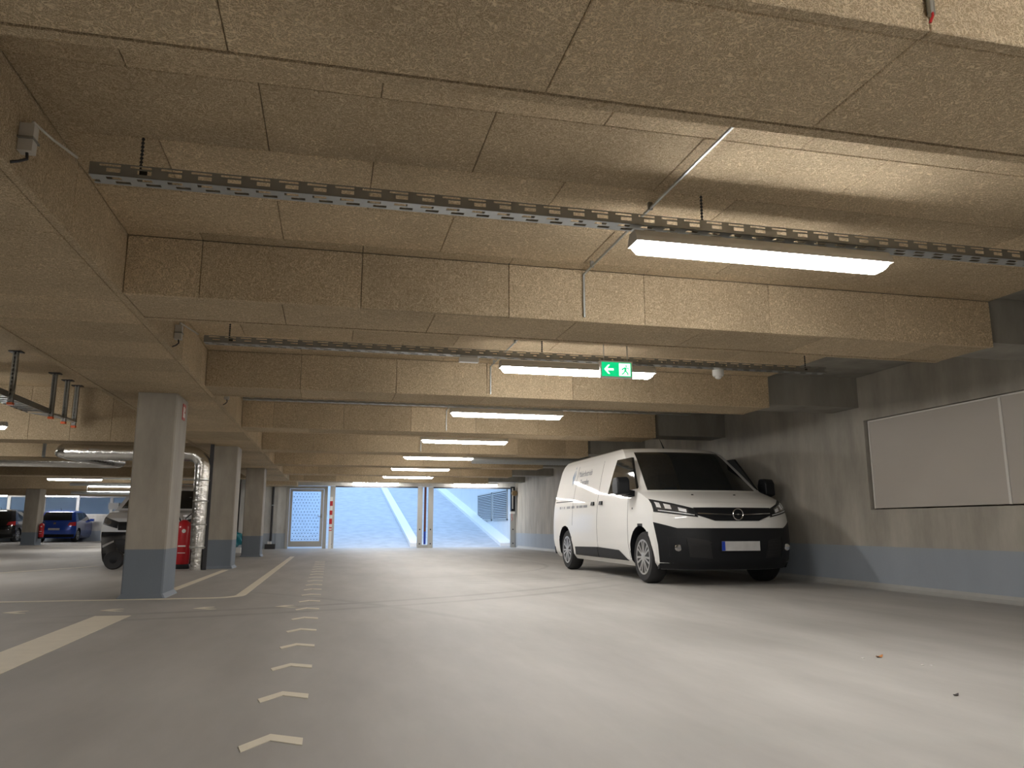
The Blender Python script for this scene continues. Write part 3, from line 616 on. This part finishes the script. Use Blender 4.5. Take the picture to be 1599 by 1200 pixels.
# --- parked cars
CP = [(.18,.78,.14,.30,3.74,.25),(.35,.85,.03,.36,3.84,.28),(.55,.87,0,.38,3.86,.28),(.70,.865,.06,.38,3.84,.26),(.80,.86,.17,.36,3.82,.24),(.90,.85,.50,.3,3.79,.22),(.96,.83,.95,.22,3.74,.2),(1.20,.745,1.33,.2,3.58,.2),(1.38,.67,1.70,.2,3.40,.2),(1.44,.60,2.0,.2,3.22,.2),(1.475,.45,2.4,.1,2.95,.1)]
def car(loc, rz_, paint, label, zs=1.0, white_front=False):
    t = thing('parked_car', loc, label, 'car', None, rz_)
    b = Body([(a*zs, *r) for a, *r in CP], (.72, 3.15), .30*zs**.5, .345*zs**.5)
    b.shell(t, paint); b.wheels(t, 10)
    Z = lambda v: v*zs
    b.pf(t, 'windscreen', 'glass', [(-.72, Z(.985)), (.72, Z(.985)), (.58, Z(1.39)), (-.58, Z(1.39))], .006)
    rw_ = b.pr(t, 'rear_window', 'glass', [(-.66, Z(1.0)), (.66, Z(1.0)), (.56, Z(1.38)), (-.56, Z(1.38))], .006)
    pb = b.pr(t, 'number_plate', 'plate', [(-.24, Z(.55)), (.24, Z(.55)), (.24, Z(.64)), (-.24, Z(.64))], .01)
    b.pr(t, 'rear_badge', 'chrome', [(-.05, Z(.82)), (.05, Z(.82)), (.05, Z(.90)), (-.05, Z(.90))], .01, 4, 3)
    b.pr(t, 'lower_valance', 'black', [(-.78, Z(.22)), (.78, Z(.22)), (.80, Z(.36)), (-.80, Z(.36))], .01)
    for sx in (-1, 1):
        b.pr(t, 'tail_light', 'tail', [(sx*.55, Z(.76)), (sx*.845, Z(.74)), (sx*.835, Z(.93)), (sx*.60, Z(.90))], .012)
        b.ps(t, 'side_window', 'glass', [(1.40, Z(.99)), (2.22, Z(.99)), (2.22, Z(1.36)), (1.78, Z(1.36))], sx, .004)
        b.ps(t, 'side_window', 'glass', [(2.30, Z(.99)), (3.10, Z(1.02)), (3.0, Z(1.35)), (2.30, Z(1.36))], sx, .004)
        b.ps(t, 'door_seam', 'gdark', [(2.25, Z(.3)), (2.26, Z(.3)), (2.26, Z(.97)), (2.25, Z(.97))], sx, .002, 1, 8)
        b.ps(t, 'door_seam', 'gdark', [(1.2, Z(.3)), (1.21, Z(.3)), (1.21, Z(.95)), (1.2, Z(.95))], sx, .002, 1, 8)
        X = sx*b.W(Z(1.0))
        MB().box(min(X, X+sx*.19), max(X, X+sx*.19), 1.28, 1.40, Z(.97), Z(1.09)).build('mirror', paint, t)
        hd = b.pf(t, 'headlight', 'black', [(sx*.855, Z(.70)), (sx*.52, Z(.63)), (sx*.52, Z(.74)), (sx*.85, Z(.83))], .010)
        b.pf(hd, 'lens', 'lampg', [(sx*.83, Z(.72)), (sx*.66, Z(.68)), (sx*.66, Z(.75)), (sx*.82, Z(.80))], .014)
    if white_front:
        lf = b.pf(t, 'front_bumper', 'blackp', [(-.83, Z(.20)), (.83, Z(.20)), (.84, Z(.57)), (-.84, Z(.57))], .014, 30, 6)
        b.pf(lf, 'air_intake', 'gdark', [(-.45, Z(.24)), (.45, Z(.24)), (.55, Z(.44)), (-.55, Z(.44))], .02)
        for sx in (-1, 1): b.pf(lf, 'bumper_blade', 'chrome', [(sx*.80, Z(.30)), (sx*.55, Z(.40)), (sx*.55, Z(.43)), (sx*.80, Z(.34))], .03, 10, 2)
        b.pf(t, 'grille', 'black', [(-.5, Z(.60)), (.5, Z(.60)), (.52, Z(.74)), (-.52, Z(.74))], .011)
    MB().tube([(0, 3.05, Z(1.46)), (0, 3.18, Z(1.58))], [.012, .005], 6).build('antenna', 'black', t)
    return t
car((-3.36, 15.9, 0), 0.0, 'whitep', 'white car with black lower bumper parked behind the nearest pillar', 1.10, True)
car((-12.45, 44.1-.0, 0), math.pi, 'bluep', 'blue hatchback parked with its rear towards the lane')
car((-15.0, 44.1, 0), math.pi, 'blackp', 'black car parked at far left beside the blue hatchback', 1.03)
t = thing('loose_wheel', (-3.6, 14.85, 0), 'round black wheel standing before the white car bumper', 'wheel')
MB().lathe([(.08, -.06), (.145, -.075), (.16, -.045), (.16, .045), (.145, .075), (.08, .06)], (0, 0, .16), 'y', 32).build('tyre', 'rubber', t, True)
MB().lathe([(.02, -.07), (.08, -.055), (.085, .0)], (0, 0, .16), 'y', 24).build('hub', 'black', t, True)
# ---------------- things by the pillars ----------------
def extinguisher(loc, label, s=1.0):
    t = thing('fire_extinguisher', loc, label, 'extinguisher', 'red extinguishers')
    MB().lathe([(.09*s, .06*s), (.115*s, .09*s), (.118*s, .62*s), (.10*s, .70*s), (.04*s, .75*s)], (0, 0, 0), 'z', 24).build('cylinder', 'red', t, True)
    MB().lathe([(.115*s, 0), (.12*s, .03*s), (.11*s, .07*s)], (0, 0, 0), 'z', 24).build('foot', 'black', t, True)
    MB().lathe([(.03*s, .74*s), (.035*s, .80*s)], (0, 0, 0), 'z', 12).box(-.02*s, .10*s, -.012*s, .012*s, .80*s, .825*s).build('valve', 'chrome', t)
    MB().tube([(.03*s, 0, .79*s), (.1*s, -.03*s, .85*s), (.15*s, -.05*s, .74*s), (.14*s, -.06*s, .4*s)], .012*s, 8).build('hose', 'black', t, True)
    MB().lathe([(.03*s, -.120*s), (.028*s, -.1215*s)], (.02*s, 0, .58*s), 'y', 16).build('gauge_label', 'white', t)
    MB().box(-.05*s, .06*s, -.1205*s, -.112*s, .34*s, .36*s).box(-.05*s, .06*s, -.1205*s, -.112*s, .24*s, .25*s).build('print_band', 'white', t)
    return t
extinguisher((-2.50, 14.8, 0), 'large red extinguisher standing right beside the foil-wrapped pipe', 1.12)
extinguisher((-2.77, 15.1, 0), 'red extinguisher half hidden behind the nearest pillar', 1.1)
extinguisher((-11.05, 34.3, .25), 'red extinguisher on the far left pillar', .8)
t = thing('insulated_pipe', (-2.18, 14.3, 0), 'silver foil-wrapped pipe rising to the ceiling beside the second pillar', 'pipe')
MB().tube([(0, 0, 0), (0, 0, .35)], .095, 16).build('lower_wrap', 'foil', t, True)
pth = [(0, 0, .35), (0, 0, .8), (0, 0, 1.25), (0, 0, 1.75)]+[(-.22+.22*math.cos(a), 0, 1.75+.22*math.sin(a)) for a in [math.pi/8*k for k in range(1, 5)]]+[(-.9, 0.05, 1.97), (-2.2, .1, 1.97)]
MB().tube(pth, .13, 18).build('foil_wrap', 'foil', t, True)
for z in (.37, .75, 1.15, 1.5): MB().lathe([(.132, 0), (.134, .01), (.132, .02)], (0, 0, z), 'z', 20).build('wire_band', 'galvd', t)
MB().box(.10, .16, -.03, .03, 0, 2.14).build('steel_upright', 'gdark', t)
# duct on the left bays
t = thing('foil_duct', (-6, 16.6, 2.03), 'silver foil ventilation duct with a hairpin bend over the left bays', 'duct')
MB().tube([(-8, 1.0, 0), (-2, 1.0, 0), (1.3, 1.0, 0)], .105, 18).build('lower_run', 'foil', t, True)
MB().tube([(1.3, 1.0, 0), (1.65, .92, 0), (1.75, .7, 0), (1.65, .45, 0), (1.45, 0, .01), (1.25, -.8, .02), (1.22, -1.2, .03), (1.35, -1.5, .03), (1.6, -1.6, .03)], .11, 18).build('bend', 'foil', t, True)
MB().tube([(1.6, -1.6, .03), (3.45, -1.6, .03)], .11, 18).build('upper_run', 'foil', t, True)
MB().box(.2, .24, .96, 1.04, .1, 1.02).build('hanger', 'galv', t)
t = thing('flexible_duct', (3.1, 17.35, 2.24), 'grey corrugated ventilation duct under the beams near the van', 'duct')
cor = [(.0+.03*k, 0, 0) for k in range(92)]
MB().tube(cor, [.10+.008*(k % 2) for k in range(92)], 14).build('corrugated_hose', 'galv', t, True)
MB().box(1.0, 1.03, -.11, .11, .09, .2845).build('bracket', 'galv', t)
# hanging cable ladder on the left
t = thing('cable_ladder', (-4.2, 0, 0), 'cable ladder hanging on steel struts with orange end caps at left', 'cable ladder')
for k, y in enumerate((11.37, 12.91, 13.5, 14.0)):
    zb = 2.36 if k else 2.34
    s_ = MB().box(-.03, -.026, y-.03, y+.03, zb, 3.04).box(.026, .03, y-.03, y+.03, zb, 3.04).box(-.026, .026, y+.026, y+.03, zb, 3.04).box(-.026, -.012, y-.03, y-.026, zb, 3.04).box(.012, .026, y-.03, y-.026, zb, 3.04)
    for j in range(12): s_.box(-.012, .012, y-.03, y-.027, zb+.03+.055*j, zb+.05+.055*j)
    st = s_.build('strut', 'galvd', t)
    MB().box(-.08, .08, y-.06, y+.06, 3.035, 3.05).build('ceiling_plate', 'gdark', st)
    MB().box(-.034, .034, y-.034, y+.034, zb-.02, zb+.012).build('end_cap', 'orange', st)
for nm, off in (('near_rail', -.32), ('far_rail', -.03)):
    MB().box(off-.003, off, 9.0, 12.9, 2.42, 2.50).build(nm, 'galvd', t)
MB().prism([(-.32, 12.9), (-.03, 12.9), (.05, 13.5), (.05, 14.0), (-.03, 14.0), (-.03, 13.6)], lambda p: (p[0], p[1], 2.42), lambda p: (p[0], p[1], 2.425)).build('corner_plate', 'galv', t)
rg = MB().box(-.32, -.03, 0, .025, 2.42, 2.44).mesh('rung', 'galv')
for k in range(19): link('rung', rg, t, (0, 9.1+.2*k, 0))
MB().tube([(-.2, 9, 2.46), (-.2, 12.8, 2.46), (-.05, 13.4, 2.46), (0, 14.1, 2.46)], .02, 8).build('cable', 'housing', t, True)
t = thing('wall_sign', (-1.66, 9.25, 2.0), 'small red fire equipment sign on the nearest pillar', 'sign')
MB().box(0, .006, -.075, .075, -.09, .09).build('panel', 'red', t)
MB().box(.006, .0075, -.05, .0, -.06, .06).box(.006, .0075, .015, .05, -.06, -.01).box(.006, .0075, .02, .045, .01, .05).build('symbol', 'white', t)
t = thing('tarpaulin_bundle', (-2.72, 23.2, 0), 'crumpled teal plastic bundle on a pale block between pillars', 'bundle')
MB().box(-.35, .35, -.25, .25, 0, .14).build('block', 'white', t)
bm = bmesh.new(); bmesh.ops.create_icosphere(bm, subdivisions=4, radius=1)
for v in bm.verts:
    d = 1+.22*math.sin(7*v.co.x+3*v.co.z)*math.cos(6*v.co.y+4*v.co.z)
    v.co = Vector((v.co.x*.36*d, v.co.y*.26*d, max(-.0, .24+v.co.z*.25*d)+.14))
me = bpy.data.meshes.new('bundle'); bm.to_mesh(me); bm.free(); me.materials.append(M['teal']); link('sheet', me, t)
for k, (z, y) in enumerate(((2.45, 30.0), (2.2, 30.3), (1.9, 30.5))):
    o = MB().tube([(-9, y, z), (-3.15, y, z)], .06+.03*(k == 0), 12).build('service_pipe', 'galv' if k else 'foil', None, True)
    for hx in (-8.5, -5.8, -3.4): MB().box(hx-.01, hx+.01, y-.01, y+.01, z, 3.05).build('pipe_hanger', 'galv', o)
    tag(o, ['upper silver service pipe seen between the pillars', 'middle grey service pipe seen between the pillars', 'lower grey service pipe seen between the pillars'][k], 'pipe', 'service pipes')
# ---------------- gates and door ----------------
def gate(x0, x1, label):
    t = thing('roller_gate', (x0, YG-.05, 0), label, 'gate', 'open garage gates')
    w = x1-x0
    for nm, xa, xb in (('left_rail', 0, .17), ('right_rail', w-.17, w)):
        r_ = MB().box(xa, xb, -.06, .05, 0, 2.06).build(nm, 'gatem', t)
        bm_ = MB()
        for z in (.14, .62): bm_.lathe([(.025, -.075), (.022, -.06)], ((xa+xb)/2, 0, z), 'y', 12)
        bm_.build('bolt', 'gdark', r_)
    MB().box(.17, w-.17, -.05, .04, 2.03, 2.075).build('top_rail', 'gdark', t)
    return t
gate(-.02, 3.10, 'open left gate with steel rails leading to the ramp'); gate(3.30, 6.38, 'open right gate with steel rails beside the drive unit')
t = thing('gate_post', (3.2, YG, 0), 'dark red steel post between the two gates', 'post')
MB().box(-.035, .035, -.05, .03, .12, 2.07).build('upright', 'rust', t); MB().box(-.035, .035, -.052, -.05, .12, .55).build('blue_tape', 'eu', t); MB().box(-.1, .1, -.06, .06, 0, .10).build('base', 'gatem', t)
t = thing('striped_edge_guard', (.03, YG-.16, 0), 'red and white striped guard on the left gate rail', 'guard')
MB().box(-.045, .045, -.015, .01, 0, 1.70).build('white_strip', 'white', t)
for z0, z1 in ((.58, .61), (.66, .70), (.80, .98), (1.10, 1.25), (1.40, 1.56)): MB().box(-.046, .046, -.017, .0, z0, z1).build('red_stripe', 'red', t)
t = thing('gate_drive', (6.29, YG-.35, 1.25), 'gate drive motor with control box on the right wall', 'gate drive')
MB().box(-.11, .03, 0, .14, 0, .85).build('drive_case', 'black', t); MB().box(-.075, -.045, -.004, 0, .08, .80).build('white_stripe', 'white', t)
MB().lathe([(.09, -.06), (.10, 0), (.09, .10)], (.0, -.04, .62), 'y', 18).build('motor', 'brown', t, True)
MB().box(-.14, .03, -.01, .1, -.09, -.02).build('bracket', 'white', t); MB().tube([(-.08, 0, -.09), (-.1, -.02, -.2), (-.06, 0, -.28), (-.09, 0, -.33)], .008, 6).build('cable', 'red', t, True)
d = struct('door_1', MB().box(-1.42, -1.33, YG-.04, YG+.08, 0, 2.06).box(-.22, -.10, YG-.04, YG+.08, 0, 2.06).box(-1.33, -.22, YG-.04, YG+.08, 1.97, 2.06), 'gatem', 'grey metal pedestrian door with dotted pane left of the gates')
MB().box(-1.32, -1.24, YG-.02, YG+.03, .06, 1.96).box(-.32, -.23, YG-.02, YG+.03, .06, 1.96).box(-1.24, -.32, YG-.02, YG+.03, .06, .24).box(-1.24, -.32, YG-.02, YG+.03, 1.88, 1.96).build('door_leaf', 'gatem', d)
MB().box(-1.24, -.32, YG, YG+.01, .24, 1.88).build('pane', 'pane', d)
dots = MB()
for i in range(9):
    for j in range(16):
        x = -1.19+.10*i+(.05 if j % 2 else 0); z = .30+.10*j
        if x < -.34: dots.lathe([(.014, -.006), (.014, -.001)], (x, YG, z), 'y', 8)
ds = dots.build('pane_dots', 'gdark', d); ds['kind'] = 'stuff'
MB().box(-.30, -.27, YG-.05, YG-.02, .98, 1.12).box(-.40, -.27, YG-.065, YG-.05, 1.04, 1.06).build('door_handle', 'chrome', d)
t = thing('down_pipe', (-1.86, YG-.06, 0), 'dark vertical pipe on the wall beside the door', 'pipe')
MB().tube([(0, 0, .25), (0, 0, 2.02)], .035, 10).build('pipe', 'gdark', t, True); MB().box(-.05, .05, -.04, .06, 1.4, 1.43).build('clamp', 'galv', t)
t = thing('pump_box', (-1.82, YG-.3, 0), 'small white and dark box at the foot of the dark pipe', 'box')
MB().box(-.2, .12, -.12, .12, 0, .16).build('base', 'gdark', t); MB().box(-.12, .0, -.1, .1, .16, .24).build('lid', 'white', t)
for o in C.objects:
    if o.parent is None and o.type in ('MESH', 'EMPTY') and 'label' not in o: o['label'] = o.name.replace('_', ' ')
